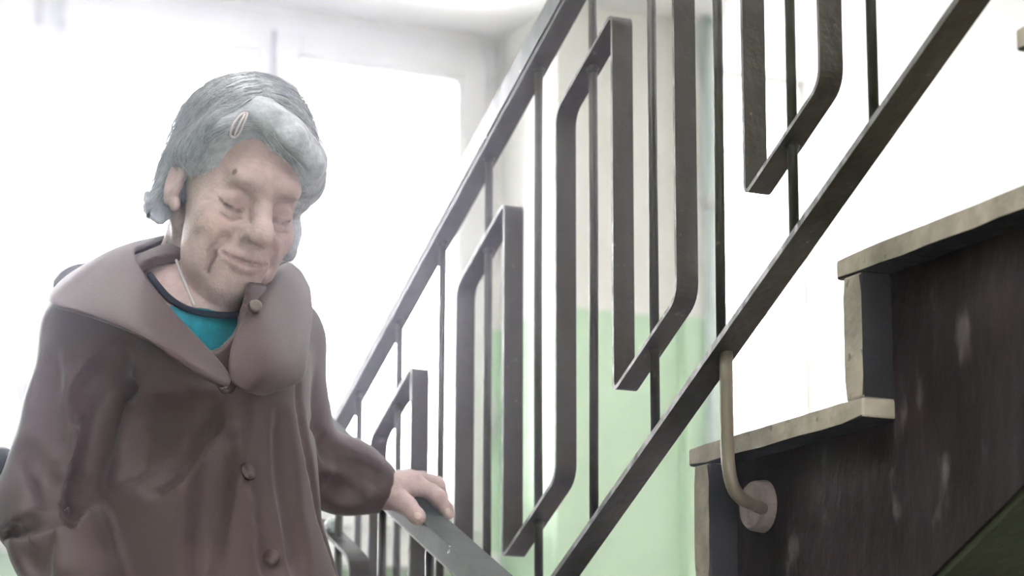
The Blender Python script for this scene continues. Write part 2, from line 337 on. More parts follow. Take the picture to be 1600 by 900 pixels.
XR, Y0R, SR, A1, A2, A3, A4 = 8.302, 14.9885, .508657, 7.798, 3.374, 7.025, 4.103
def upper_railing():
    root = empty('stair_railing', P(XR, 14.4, 2.35), 'dark iron railing of the upper flight with square meander strip', 'railing')
    za = lambda a: (lambda y: a-SR*(y-Y0R))
    ylo, yhi = Y0R+8.0, Y0R-9.2
    sloped_bar('handrail', XR-.10, XR+.10, ylo, yhi, .055, .26, za(A1), M_hand, root, .0045)
    sloped_bar('handrail_bar', XR-.09, XR+.085, ylo, yhi, 0, .05, za(A1), M_handunder, root, .001)
    sloped_bar('bottom_rail', XR-.095, XR+.105, Y0R+6.9, yhi, -.03, .02, za(A2), M_metal, root, .001)
    for k in range(-8, 7+1):
        y = Y0R+k; bm = bmesh.new(); zt = A1-SR*k+.01; zb = A2-SR*k
        if k == 7: zb = A4-SR*k
        rnd = random.Random(100+k); j = rnd.uniform(-.006, .006)
        tube(bm, [P(XR+j, y, zb), P(XR-j, y, (zt+zb)/2), P(XR, y, zt)], .0058, 14)
        collar(bm, XR, y, zt, SR)
        zm = (A3 if k % 2 == 0 else A4)-SR*k
        collar(bm, XR, y, zm-.01, SR)
        from_bm('baluster', bm, M_metal, root, smooth=True)
    # band: even k lie under a top run (k=2 in frame), odd k over a bottom run
    pts = []
    kmax = 7
    for k in range(kmax, -9, -1):
        a = A3 if k % 2 == 0 else A4
        lo, hi = Y0R+k+.5, Y0R+k-.5
        pts += [(lo, a-SR*(k+.5)), (hi, a-SR*(k-.5))]
    # successive runs share the vertical between them: (hi of k) and (lo of k-1) have the same y
    fret_band(pts, .172, .030, XR, M_metal, root)
    # foot post bent into the side of the flight
    yp = Y0R-.02
    bm = bmesh.new(); zt = A2+.0
    path = [P(XR+.02, yp, zt), P(XR+.02, yp, 2.72), P(XR+.03, yp+.0, 2.56), P(XR+.07, yp+.02, 2.45), P(XR+.15, yp+.06, 2.385), P(XR+.28, yp+.15, 2.365), P(8.90, yp+.50, 2.38)]
    tube(bm, smooth_pts(path, 5), .0078, 16); post = from_bm('foot_post', bm, M_post, root, smooth=True)
    bm = bmesh.new(); c = P(8.92, 15.51, 2.41); 
    tube(bm, [c+Vector((-.002, 0, 0)), c+Vector((-.016, 0, 0)), c+Vector((-.020, 0, 0)), c+Vector((-.0205, 0, 0))], [.031, .029, .026, .010], 24)
    from_bm('flange', bm, M_flange, post)
    # further posts down and up the flight
    for dy in (4.2, -4.2):
        bm = bmesh.new(); off = Vector((0, dy*D, -SR*dy*D)); tube(bm, [p+off for p in smooth_pts(path, 5)] if False else [Vector(q)+off for q in smooth_pts(path, 5)], .0078, 16)
        p2 = from_bm('foot_post', bm, M_post, root, smooth=True)
        bm = bmesh.new(); c2 = c+off; tube(bm, [c2+Vector((-.002, 0, 0)), c2+Vector((-.016, 0, 0)), c2+Vector((-.020, 0, 0))], [.031, .029, .010], 24)
        from_bm('flange', bm, M_flange, p2)
    return root
upper_railing()

XLR, SL = 7.30, .455
ZH = lambda y: 2.44+SL*(y-17.6)            # top of the lower handrail
def lower_railing():
    root = empty('stair_railing', P(XLR, 14, ZH(14)-4.6), 'dark iron railing of the lower flight under the woman\'s hand', 'railing')
    ylo, yhi = 6.0, 22.6
    sloped_bar('handrail', XLR-.125, XLR+.125, ylo, yhi, -.17, 0, ZH, M_hand_low, root, .004)
    sloped_bar('handrail_bar', XLR-.09, XLR+.09, ylo, yhi, -.215, -.175, ZH, M_handunder, root, .001)
    sloped_bar('bottom_rail', XLR-.1, XLR+.1, ylo, yhi, -4.64, -4.59, ZH, M_metal, root, .001)
    yv = 19.28
    for k in range(-10, 4):
        y = yv+k-.5; bm = bmesh.new(); zt = ZH(y)-.20; zb = ZH(y)-4.6
        tube(bm, [P(XLR, y, zb), P(XLR, y, zt)], .0058, 14); collar(bm, XLR, y, zt, SL)
        top = (k % 2 == 1)
        from_bm('baluster', bm, M_metal, root, smooth=True)
    pts = []
    for k in range(3, -11, -1):            # run between yv+k and yv+k-1
        off = -.86 if k % 2 == 1 else -3.75
        pts += [(yv+k, ZH(yv+k)+off), (yv+k-1, ZH(yv+k-1)+off)]
    fret_band(pts, .172, .030, XLR, M_metal, root)
    bm = bmesh.new(); c = P(XLR-.02, 19.86, ZH(19.86)-.78)
    bmesh.ops.create_icosphere(bm, subdivisions=3, radius=.0115, matrix=Matrix.Translation(c) @ Matrix.Diagonal((1.0, 1.1, .95, 1)))
    rnd = random.Random(4)
    for v in bm.verts: v.co += Vector((rnd.uniform(-1, 1), rnd.uniform(-1, 1), rnd.uniform(-1, 1)))*.0006
    from_bm('weld_bead', bm, mat('weld_pale', (.55, .60, .60), .5, .5, chips=(.1, .1, .1), chip_scale=220, chip_lo=.58, chip_hi=.62), root, smooth=True)
    return root
lower_railing()
# ------------------------------------------------------------------ implicit modelling for the figure
def cap(a, b, ra, rb=None):
    a = np.asarray(a, float); b = np.asarray(b, float); rb = ra if rb is None else rb
    ab = b-a; L2 = max(float(ab@ab), 1e-12)
    def fn(p):
        t = np.clip(((p-a)@ab)/L2, 0, 1)
        return np.sqrt((((p-a)-t[:, None]*ab)**2).sum(1))-(ra+(rb-ra)*t)
    return fn, (a+b)/2, math.sqrt(L2)/2+max(ra, rb)
def ell(c, r, axes=None):
    c = np.asarray(c, float); r = np.asarray(r, float); A = np.eye(3) if axes is None else np.asarray(axes, float)
    def fn(p):
        q = (p-c)@A.T; k0 = np.sqrt(((q/r)**2).sum(1)); k1 = np.sqrt(((q/(r*r))**2).sum(1))
        return k0*(k0-1)/np.maximum(k1, 1e-9)
    return fn, c, float(r.max())
def smin(a, b, k):
    h = np.clip(0.5+0.5*(b-a)/k, 0, 1); return b+(a-b)*h-k*h*(1-h)
class Solid:
    def __init__(s): s.ops = []; s.post = []
    def add(s, prim, k=.01): s.ops.append((1, prim[0], k, prim[1], prim[2])); return s
    def sub(s, prim, k=.01): s.ops.append((-1, prim[0], k, prim[1], prim[2])); return s
    def chain(s, pts, rads, k=.01, sign=1):
        if not hasattr(rads, '__len__'): rads = [rads]*len(pts)
        for i in range(len(pts)-1):
            (s.add if sign > 0 else s.sub)(cap(pts[i], pts[i+1], rads[i], rads[i+1]), k)
        return s
    def ev(s, p, c=None, rad=None):
        d = np.full(len(p), 1.0)
        for sg, fn, k, pc, pr in s.ops:
            if c is not None and np.linalg.norm(pc-c) > pr+rad+k+.03: continue
            if sg > 0: d = smin(d, fn(p), k)
            else: d = -smin(-d, fn(p), k)
        for f in s.post: d = f(p, d)
        return d
    def hit(s, px, py, t0=2.0, t1=4.2):
        r_ = ray(px, py); r_ = r_/np.linalg.norm(r_); t = t0; o = np.array([0, 0, CZ])
        for _ in range(160):
            v = float(s.ev((o+r_*t)[None])[0])
            if v < .0004: return o+r_*t
            t += v*.7
            if t > t1: break
        return None
    def grad(s, p, e=.002):
        p = np.atleast_2d(p); g = np.stack([s.ev(p+e*v)-s.ev(p-e*v) for v in np.eye(3)], 1)
        return g/np.maximum(np.linalg.norm(g, axis=1, keepdims=True), 1e-9)
def mesh_solid(s, lo, hi, h, B=16):
    lo = np.asarray(lo, float); hi = np.asarray(hi, float); nb = np.ceil((hi-lo)/(h*B)).astype(int)
    g = np.stack(np.meshgrid(*[np.arange(n) for n in nb], indexing='ij'), -1).reshape(-1, 3)
    cen = lo+(g+.5)*h*B; half = h*B*math.sqrt(3)/2
    d = np.concatenate([s.ev(c_) for c_ in np.array_split(cen, max(1, len(cen)//20000))])
    g = g[np.abs(d) < half*1.5+.02]
    G = np.stack(np.meshgrid(*[np.arange(B+1)]*3, indexing='ij'), -1).reshape(-1, 3)
    NX = (nb*B+2).astype(np.int64)
    cid, cpos, quads = [], [], []
    corners = np.array([[i, j, k] for i in (0, 1) for j in (0, 1) for k in (0, 1)])
    edges = [(a, b) for a in range(8) for b in range(a+1, 8) if np.abs(corners[a]-corners[b]).sum() == 1]
    for blk in g:
        base = blk*B; pts = lo+(base+G)*h
        V = s.ev(pts, lo+(base+B/2)*h, half).reshape(B+1, B+1, B+1)
        S = V < 0
        if S.all() or not S.any(): continue
        C = np.stack([S[i:B+i, j:B+j, k:B+k] for i, j, k in corners], -1)
        m = C.any(-1) & ~C.all(-1); idx = np.argwhere(m)
        if len(idx):
            vals = np.stack([V[idx[:, 0]+i, idx[:, 1]+j, idx[:, 2]+k] for i, j, k in corners], 1)
            acc = np.zeros((len(idx), 3)); cnt = np.zeros(len(idx))
            for a, b in edges:
                va, vb = vals[:, a], vals[:, b]; x = (va < 0) != (vb < 0)
                t = np.where(x, va/np.where(x, va-vb, 1), 0)
                acc += np.where(x[:, None], corners[a]+t[:, None]*(corners[b]-corners[a]), 0); cnt += x
            cpos.append(lo+(base+idx+acc/cnt[:, None])*h)
            gi = (base+idx).astype(np.int64); cid.append((gi[:, 0]*NX[1]+gi[:, 1])*NX[2]+gi[:, 2])
        for ax in range(3):
            sl0 = [slice(0, B)]*3; sl1 = list(sl0); sl1[ax] = slice(1, B+1)
            A, Bv = S[tuple(sl0)], S[tuple(sl1)]; e = np.argwhere(A != Bv)
            if not len(e): continue
            flip = A[e[:, 0], e[:, 1], e[:, 2]]; gi = (base+e).astype(np.int64); u_, v_ = (ax+1) % 3, (ax+2) % 3
            q = []
            for du, dv in ((0, 0), (1, 0), (1, 1), (0, 1)):
                c_ = gi.copy(); c_[:, u_] -= du; c_[:, v_] -= dv; q.append((c_[:, 0]*NX[1]+c_[:, 1])*NX[2]+c_[:, 2])
            q = np.stack(q, 1); q[~flip] = q[~flip][:, ::-1]; quads.append(q)
    cid = np.concatenate(cid); cpos = np.concatenate(cpos); quads = np.concatenate(quads)
    o = np.argsort(cid); cs = cid[o]; loc = np.searchsorted(cs, quads); loc = np.clip(loc, 0, len(cs)-1)
    ok = (cs[loc] == quads).all(1)
    return cpos, o[loc[ok]]
def solid_obj(name, s, lo, hi, h, material, parent, tint=None, relax=1):
    v, f = mesh_solid(s, lo, hi, h)
    for _ in range(relax):                                     # light relaxation of the grid steps
        acc = np.zeros_like(v); cnt = np.zeros(len(v))
        for a, b in ((0, 1), (1, 2), (2, 3), (3, 0)):
            np.add.at(acc, f[:, a], v[f[:, b]]); np.add.at(acc, f[:, b], v[f[:, a]]); np.add.at(cnt, f[:, a], 1); np.add.at(cnt, f[:, b], 1)
        v = v*.5+.5*acc/np.maximum(cnt, 1)[:, None]
    me = bpy.data.meshes.new(name)
    me.vertices.add(len(v)); me.vertices.foreach_set('co', v.astype(np.float32).ravel())
    me.loops.add(f.size); me.loops.foreach_set('vertex_index', f.astype(np.int32).ravel())
    me.polygons.add(len(f)); me.polygons.foreach_set('loop_start', np.arange(0, f.size, 4, dtype=np.int32))
    me.update(calc_edges=True); me.validate()
    me.polygons.foreach_set('use_smooth', np.ones(len(me.polygons), bool))
    if tint is not None:
        at_ = me.attributes.new('tint', 'FLOAT_COLOR', 'POINT')
        c4 = np.ones((len(v), 4), np.float32); c4[:, :3] = tint(v); at_.data.foreach_set('color', c4.ravel())
    return link(name, me, material, parent)

# ------------------------------------------------------------------ the woman
R0 = _r; F0 = -ray(388, 310); F0 = F0/np.linalg.norm(F0); R0 = R0-F0*(R0@F0); R0 /= np.linalg.norm(R0); U0 = np.cross(F0, R0)
if U0[2] < 0: U0 = -U0
HY, HP, HRr = math.radians(21), math.radians(14), math.radians(15)
Fh = F0*math.cos(HY)+R0*math.sin(HY); Rh = R0*math.cos(HY)-F0*math.sin(HY)
Fh, Uh = Fh*math.cos(HP)-U0*math.sin(HP), U0*math.cos(HP)+Fh*math.sin(HP)
Rh, Uh = Rh*math.cos(HRr)-Uh*math.sin(HRr), Uh*math.cos(HRr)+Rh*math.sin(HRr)
HC = at(409, 324, 16.75)-Fh*.086-Uh*.003
def hl(a, b, c): return HC+Rh*a+Fh*b+Uh*c
HA = np.stack([Rh, Fh, Uh])
def hell(c, r): return ell(hl(*c), r, HA)
def loc(p): return (p-HC)@HA.T

WR = atx(603, 766, 7.0)                                        # left wrist, hand on the rail
SHR, SHL = at(150, 528, 17.55), at(425, 535, 17.75)
ELR, ELL = at(66, 795, 17.5), at(466, 716, 17.95)
WRR = at(125, 905, 17.05)
body = Solid()
for a in (
    ((0, -.014, .046), (.072, .090, .084)), ((0, .030, -.020), (.061, .060, .088)), ((0, .040, -.070), (.047, .045, .036))):
    body.add(hell(*a), .03)
body.add(cap(hl(-.030, .079, .030), hl(.030, .079, .030), .014), .018)          # brow
body.add(cap(hl(-.008, .074, -.096), hl(.008, .074, -.096), .020), .02)                # chin
for s_ in (-1, 1):
    body.add(hell((s_*.038, .060, -.032), (.024, .022, .024)), .02)              # cheek
    body.add(hell((s_*.037, .050, -.076), (.018, .024, .026)), .02)              # jowl
    body.sub(hell((s_*.031, .099, .001), (.023, .024, .016)), .014)              # eye socket
for s_ in (-1, 1):
    body.add(hell((s_*.0315, .0685, -.001), (.0165, .0155, .0135)), .005)        # lowered lids over the eyeball
    body.add(hell((s_*.030, .0735, -.0145), (.014, .008, .006)), .008)           # bag below the eye
    body.chain([hl(s_*.047, .069, -.003), hl(s_*.040, .079, -.0075), hl(s_*.031, .0845, -.0095), hl(s_*.021, .081, -.008), hl(s_*.016, .076, -.005)], .0017, .0015, -1)
    body.chain([hl(s_*.048, .071, .009), hl(s_*.040, .079, .0125), hl(s_*.030, .083, .0135), hl(s_*.019, .081, .009)], .0022, .004, -1)
    body.chain([hl(s_*.043, .079, -.020), hl(s_*.031, .084, -.0235), hl(s_*.019, .083, -.018)], .0014, .005, -1)
body.chain([hl(0, .084, .016), hl(0, .095, -.004), hl(0, .109, -.020), hl(0, .113, -.026)], [.0090, .0090, .0112, .0126], .010)
for s_ in (-1, 1):
    body.add(hell((s_*.0140, .097, -.0290), (.0090, .0120, .0090)), .006)
    body.sub(cap(hl(s_*.0070, .108, -.043), hl(s_*.0078, .102, -.035), .0038), .003)
body.add(hell((0, .078, -0.0575), (.030, .0150, .022)), .024)                        # muzzle
def fs(a, c, lift=0.0):                                        # point of the face surface at (a, c)
    b = np.linspace(.15, .03, 241); v = body.ev(hl(0, 0, 0)+np.outer(np.full(241, a), Rh)+np.outer(b, Fh)+np.outer(np.full(241, c), Uh))
    i = int(np.argmax(v < 0)); return hl(a, b[i]+lift, c)
ULIP = [fs(a, c, -.0016) for a, c in ((-.024, -.0615), (-.012, -.0585), (-.004, -.0572), (0, -.0585), (.004, -.0572), (.012, -.0585), (.024, -.0615))]
LLIP = [fs(a, c, -.0016) for a, c in ((-.022, -.0660), (-.010, -.0695), (0, -.0705), (.010, -.0695), (.022, -.0660))]
body.chain(ULIP, [.0020, .0032, .0035, .0032, .0035, .0032, .0020], .004)
body.chain(LLIP, [.0022, .0038, .0042, .0038, .0022], .006)
MLINE = [fs(a, c, .0004) for a, c in ((-.031, -.0595), (-.025, -.0622), (-.014, -.0638), (0, -.0642), (.014, -.0638), (.025, -.0622), (.031, -.0595))]
body.chain(MLINE, [.0016, .0022, .0024, .0024, .0024, .0022, .0016], .0025, -1)
for s_ in (-1, 1):                                             # folds of an old face
    body.chain([hl(s_*.0205, .0975, -.028), hl(s_*.031, .0860, -.045), hl(s_*.038, .0770, -.066)], [.0030, .0036, .0024], .009, -1)
    body.chain([hl(s_*.033, .0785, -.068), hl(s_*.034, .0725, -.088)], [.0028, .0022], .009, -1)
    for k_ in range(3):
        body.chain([hl(s_*.050, .0675, .004-.006*k_), hl(s_*.060, .053, .010-.011*k_)], .0009, .003, -1)
for k_ in range(3):
    body.chain([hl(-.030, .0800, .049+.012*k_), hl(0, .0885-.003*k_, .052+.012*k_), hl(.030, .0800, .049+.012*k_)], .0012, .005, -1)
for s_ in (-1, 1):                                             # ears
    body.add(hell((s_*.074, -.012, -.008), (.0085, .018, .032)), .006)
    body.sub(hell((s_*.084, -.008, -.004), (.008, .010, .018)), .004)
    body.add(hell((s_*.070, .002, -.034), (.006, .008, .009)), .004)
N_HEAD = len(body.ops)
NB = at(298, 468, 17.9)
body.add(cap(hl(-.004, -.040, -.040), NB, .047, .052), .014)
body.chain([hl(-.066, -.002, -.092), hl(-.050, .033, -.120), hl(-.018, .056, -.136), hl(.018, .056, -.136), hl(.050, .033, -.118)], .019, .010, -1)
body.chain([hl(-.050, -.03, -.050), NB+np.array([-.010, -.056, -.012])], [.009, .011], .012)
body.add(cap(at(300, 455, 17.75), SHR+np.array([.02, 0, -.02]), .05, .042), .03)
body.add(cap(at(320, 465, 17.75), SHL+np.array([-.02, 0, -.02]), .05, .042), .03)
body.add(cap(at(235, 455, 17.65), at(330, 500, 17.5), .022, .028), .03)             # collar bones
body.add(ell(at(285, 620, 17.6), (.115, .085, .145)), .05)
body.add(ell(at(300, 860, 17.5), (.115, .085, .15)), .05)
body.add(ell(at(310, 1050, 17.5), (.120, .090, .12)), .05)
body.chain([SHR, ELR, WRR], [.038, .033, .024], .02)
body.chain([SHL, ELL, WR], [.038, .033, .0235], .02)
# legs: the left foot a step below the right one
HIPR, HIPL = at(250, 1090, 17.4), at(360, 1090, 17.4)
KNR = np.array([HIPR[0]+.005, HIPR[1]-.10, -.30*1.0+HIPR[2]]); KNL = np.array([HIPL[0], HIPL[1]-.20, HIPL[2]-.31])
ZS2, ZS3 = CZ+D*(ZL-2*RISE), CZ+D*(ZL-3*RISE)
FTR = np.array([KNR[0], 16.9*D, ZS2+.07]); FTL = np.array([KNL[0], 14.9*D, ZS3+.07])
KNR[2] = (HIPR[2]+FTR[2])/2; KNL[2] = (HIPL[2]+FTL[2])/2+.01
for hp, kn, ft in ((HIPR, KNR, FTR), (HIPL, KNL, FTL)):
    body.chain([hp, kn, ft], [.070, .050, .034], .03)
    body.add(cap(ft+np.array([0, .015, -.03]), ft+np.array([.01, -.10, -.045]), .028, .022), .02)
# left hand
def hx(px, py, X): return atx(px, py, X)
MC = [hx(651, 759, 7.26), hx(646, 752, 7.34), hx(637, 748, 7.38), hx(628, 748, 7.38)]
for m_, r_ in zip(MC, (.0135, .0135, .0125, .011)): body.chain([WR, m_], [.0185, r_], .010)
body.chain([MC[0], hx(674, 769, 7.37), hx(684, 778, 7.42), hx(696, 793, 7.46), hx(701, 803, 7.48)], [.0118, .0105, .0108, .0088, .0075], .004)
body.chain([MC[1], hx(672, 753, 7.46), hx(683, 759, 7.52), hx(690, 776, 7.565), hx(692, 792, 7.575)], [.0118, .0105, .0108, .0085, .0072], .004)
body.chain([MC[2], hx(660, 748, 7.50), hx(668, 753, 7.56), hx(674, 772, 7.575), hx(676, 786, 7.575)], [.0110, .0098, .0100, .0082, .0070], .004)
body.chain([MC[3], hx(642, 746, 7.49), hx(650, 752, 7.54), hx(656, 768, 7.575), hx(658, 780, 7.575)], [.0098, .0086, .0086, .0074, .0064], .004)
body.chain([hx(612, 776, 7.03), hx(628, 785, 7.08), hx(637, 790, 7.10), hx(651, 806, 7.145), hx(655, 811, 7.15)], [.0150, .0130, .0112, .0098, .0080], .006)
for q_ in ((684, 776, 7.40), (683, 757, 7.50)):
    body.add(cap(hx(*q_), hx(q_[0]+1, q_[1]+1, q_[2]), .0108), .005)
for i in range(3):                                             # tendons on the back of the hand
    body.chain([WR*.6+MC[i]*.4+np.array([0, -.004, .0125]), MC[i]+np.array([0, -.004, .0085])], [.0025, .003], .007)
# right hand, inside the pocket
for k_ in range(4):
    body.chain([WRR, WRR+np.array([-.02+.015*k_, -.03, -.05]), WRR+np.array([-.012+.014*k_, -.055, -.085])], [.018, .012, .008], .008)
body.chain([WRR, WRR+np.array([.03, -.02, -.04]), WRR+np.array([.035, -.035, -.065])], [.016, .011, .008], .008)

MOLE = body.hit(366, 268)
SKIN = np.array([.355, .262, .256])
def seg_d(p, pts):
    d = np.full(len(p), 9.0)
    for a, b in zip(pts[:-1], pts[1:]):
        a = np.asarray(a); b = np.asarray(b); ab = b-a; t = np.clip(((p-a)@ab)/(ab@ab), 0, 1); d = np.minimum(d, np.sqrt(((p-a-t[:, None]*ab)**2).sum(1)))
    return d
def skin_tint(v):
    c = np.tile(SKIN, (len(v), 1)); q = loc(v)
    def blend(mask, color): 
        nonlocal c
        c = c*(1-mask[:, None])+np.asarray(color)*mask[:, None]
    sm = lambda d, r0, r1: np.clip((r1-d)/(r1-r0), 0, 1)
    for s_ in (-1, 1):
        blend(.35*sm(np.linalg.norm((q-[s_*.040, .075, -.035])/[1, 1, .8], axis=1), .008, .028), (.44, .28, .255))
        blend(.55*sm(np.linalg.norm((q-[s_*.030, .082, -.003])/[1.3, 1, .9], axis=1), .008, .020), (.27, .175, .175))
        blend(.8*sm(seg_d(q, [(s_*.046, .071, -.003), (s_*.040, .080, -.0080), (s_*.031, .0855, -.0100), (s_*.021, .082, -.0085)]), .0012, .0038), (.07, .055, .055))
        blend(.45*sm(seg_d(q, [(s_*.052, .068, .024), (s_*.036, .086, .0300), (s_*.016, .091, .026)]), .002, .006), (.30, .25, .235))
    blend(.45*sm(np.linalg.norm(q-[0, .115, -.034], axis=1), .006, .018), (.46, .285, .26))
    lip = np.minimum(seg_d(v, ULIP), seg_d(v, LLIP))
    blend(.6*sm(lip, .0040, .0066), (.30, .19, .19))
    blend(.75*sm(seg_d(v, MLINE), .0014, .0032), (.13, .075, .08))
    if MOLE is not None: blend(.85*sm(np.linalg.norm(v-MOLE, axis=1), .0030, .0056), (.10, .055, .05))
    for q_, s_ in ((hx(654, 810, 7.14), .006), (hx(702, 804, 7.475), .005)):
        blend(.5*sm(np.linalg.norm(v-q_, axis=1), s_*.5, s_*1.3), (.55, .40, .33))
    return c
M_skin = attr_mat('aged_skin', 0.55, 0.35, bump=0.22, bump_scale=260, var=.10, var_scale=70)
PB = np.array([at(290, 900, 17.4)[0], 17.0*D, ZS2])
woman = empty('person', PB, 'elderly woman in brown raincoat looking down, one hand on the handrail', 'person')
lo = np.array([at(-40, 700, 17.5)[0]-.05, 14.0*D, ZS3-.02]); hi = np.array([7.8*D, 18.9*D, HC[2]+.16])
BODY_H = .0024

# fingernails
def nail(px, py, X, ln, wd, dirv):
    n = body.hit(px, py)
    if n is None: return
    g_ = body.grad(n)[0]; t_ = np.asarray(dirv, float); t_ = t_-g_*(t_@g_); t_ /= np.linalg.norm(t_); b_ = np.cross(g_, t_)
    bm = bmesh.new(); 
    bmesh.ops.create_uvsphere(bm, u_segments=14, v_segments=8, radius=1)
    for v in bm.verts:
        c_ = v.co; v.co = Vector(n-g_*.0006+t_*c_.x*ln+b_*c_.y*wd+g_*c_.z*.0012)
    from_bm('fingernail', bm, M_nail, woman, smooth=True)
M_nail = mat('nail', (.42, .31, .285), .35, .5)
nail(652, 806, 7.14, .0058, .0045, hx(655, 811, 7.15)-hx(651, 806, 7.145))
nail(700, 799, 7.48, .0045, .0038, hx(701, 803, 7.48)-hx(696, 793, 7.46))

# ---- hair
hair = Solid()
hair.add(hell((0, -.016, .054), (.082, .100, .090)), .02)
hair.add(hell((0, -.060, -.005), (.074, .056, .060)), .03)
hair.chain([hl(-.030, .066, .110), hl(-.066, .052, .078), hl(-.076, .022, .038), hl(-.076, -.012, .026)], [.004, .007, .008, .008], .030)   # sweep to the ear
hair.chain([hl(-.030, .066, .110), hl(.006, .083, .094), hl(.046, .070, .068), hl(.069, .038, .038), hl(.076, .010, .0)], [.008, .010, .012, .011, .010], .034)
hair.chain([hl(-.058, -.050, .010), hl(-.064, -.044, -.026), hl(-.070, -.036, -.044)], [.018, .015, .011], .012)
for (a_, b_, c_, r_) in ((-.090, -.030, -.050, .0065), (-.083, -.022, -.058, .0070), (-.074, -.020, -.062, .0075), (-.086, -.048, -.044, .006), (-.092, -.040, -.036, .0055), (-.066, -.030, -.064, .0065)):
    hair.chain([hl(-.064, -.042, -.022), hl(-.062+.45*(a_+.062), -.036, -.052), hl(a_, b_, c_)], [.012, .0095, r_*.62], .006)   # curl under the ear
hair.chain([hl(.072, -.030, .0), hl(.080, -.005, -.030), hl(.086, .012, -.052)], [.020, .018, .012], .016)
hair.sub(hell((.002, .105, -.014), (.066, .062, .092)), .010)      # the face
hair.sub(hell((-.032, .105, .042), (.046, .058, .046)), .012)
hair.sub(hell((-.086, .012, -.018), (.020, .026, .034)), .006)      # the ear shows
def strands(p, d):
    q = loc(p); part = q[:, 0]+.030
    ph = q[:, 1]*300+np.sin(q[:, 2]*40)*1.6+part*25
    ph2 = q[:, 1]*720+np.sin(q[:, 2]*60+1)*2+part*60
    return d+.0008*np.sin(ph)+.0006*np.sin(ph2)+.0015*np.exp(-(part/.006)**2)*(q[:, 2] > .06)
hair.post.append(strands)
M_hair = attr_mat('grey_hair', 0.42, 0.5, bump=0.25, bump_scale=300, var=.18, var_scale=120)
def hair_tint(v):
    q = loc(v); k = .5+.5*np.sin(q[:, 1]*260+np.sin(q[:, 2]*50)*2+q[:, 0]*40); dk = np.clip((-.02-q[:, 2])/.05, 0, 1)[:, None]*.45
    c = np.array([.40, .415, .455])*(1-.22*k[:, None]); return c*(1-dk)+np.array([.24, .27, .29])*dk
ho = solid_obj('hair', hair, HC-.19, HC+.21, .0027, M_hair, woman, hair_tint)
ho['label'] = 'short wavy grey hair pinned at the parting'
# fine strands laid over the hair
rng = np.random.default_rng(7); NS, NT = 2600, 20
u0 = rng.uniform(-.105, .075, NS)
side = np.where(rng.random(NS) < .5, -1.0, 1.0)
b0 = u0; c0 = .054+.09*np.sqrt(np.clip(1-((b0+.016)/.1)**2, .0, 1))
p = hl(0, 0, 0)+np.outer(np.full(NS, -.030)+side*rng.uniform(-.005, .010, NS), Rh)+np.outer(b0, Fh)+np.outer(c0, Uh)
N2 = 900; i0 = np.zeros(NS, int)                               # a share of the strands starts low, round the ears and the nape
side[:N2] = np.where(rng.random(N2) < .75, -1., 1.); i0[:N2] = 11
p[:N2] = hl(0, 0, 0)+np.outer(side[:N2]*.085, Rh)+np.outer(rng.uniform(-.065, -.01, N2), Fh)+np.outer(rng.uniform(-.02, .05, N2), Uh)
flyr = np.where(rng.random(NS) < .22, rng.uniform(.0001, .0006, NS), 0); fly = np.zeros(NS)
back = rng.uniform(-.35, .15, NS); pts = []; step = rng.uniform(.0045, .0085, NS); step[:N2] *= .55
for i in range(NT):
    for _ in range(2): p = p-hair.grad(p)*(np.clip(hair.ev(p), -.02, .02)-.0012)[:, None]
    pts.append(p.copy()); g_ = hair.grad(p)
    q = loc(p); ie = i0+i; dirv = np.outer(side*np.clip(1.0-ie*.055, .1, 1), Rh)
    dirv = dirv-np.outer(.25+.05*ie, Uh)+np.outer(back-.2*(q[:, 2] < .03), Fh)
    dirv = dirv+.07*np.outer(np.sin(i*.7+u0*90), Fh)
    dirv = dirv-g_*(dirv*g_).sum(1)[:, None]; dirv /= np.maximum(np.linalg.norm(dirv, axis=1, keepdims=True), 1e-6)
    p = p+dirv*step[:, None]
    # loose ends lift a little
    if i > NT-5: p = p+g_*rng.uniform(0, .0022, NS)[:, None]
    fly += np.where(i > 3, flyr, 0); pts[-1] = pts[-1]+g_*fly[:, None]
pts = np.stack(pts, 1)                                          # NS, NT, 3
tg = np.gradient(pts, axis=1); tg /= np.maximum(np.linalg.norm(tg, axis=2, keepdims=True), 1e-9)
ref = np.array([.3, .5, .81]); a_ = np.cross(tg, ref); a_ /= np.maximum(np.linalg.norm(a_, axis=2, keepdims=True), 1e-9); b_ = np.cross(tg, a_)
rad = (.00042*np.linspace(1, .35, NT))[None, :, None]
ringv = np.stack([pts+rad*(a_*math.cos(t_)+b_*math.sin(t_)) for t_ in (0, 2.094, 4.189)], 2)   # NS,NT,3,3
vv = ringv.reshape(-1, 3); base = (np.arange(NS)[:, None]*NT+np.arange(NT-1)[None])*3; base = base.ravel()
ff = np.concatenate([np.stack([base+k, base+(k+1) % 3, base+3+(k+1) % 3, base+3+k], 1) for k in range(3)])
ql = loc(vv); keep_face = ~((np.abs(ql[:, 0]) < .060) & (ql[:, 1] > .055) & (ql[:, 2] < .052))
ff = ff[keep_face[ff].all(1)]
me = bpy.data.meshes.new('hair_strands'); me.vertices.add(len(vv)); me.vertices.foreach_set('co', vv.astype(np.float32).ravel())
me.loops.add(ff.size); me.loops.foreach_set('vertex_index', ff.astype(np.int32).ravel()); me.polygons.add(len(ff)); me.polygons.foreach_set('loop_start', np.arange(0, ff.size, 4, dtype=np.int32)); me.update(calc_edges=True)
at_ = me.attributes.new('tint', 'FLOAT_COLOR', 'POINT'); cc = np.ones((len(vv), 4), np.float32)
cc[:, :3] = np.repeat(np.array([.50, .52, .56])*rng.uniform(.6, 1.1, NS)[:, None], NT*3, axis=0); at_.data.foreach_set('color', cc.ravel())
hs = link('hair_strands', me, M_hair, ho); hs['kind'] = 'stuff'

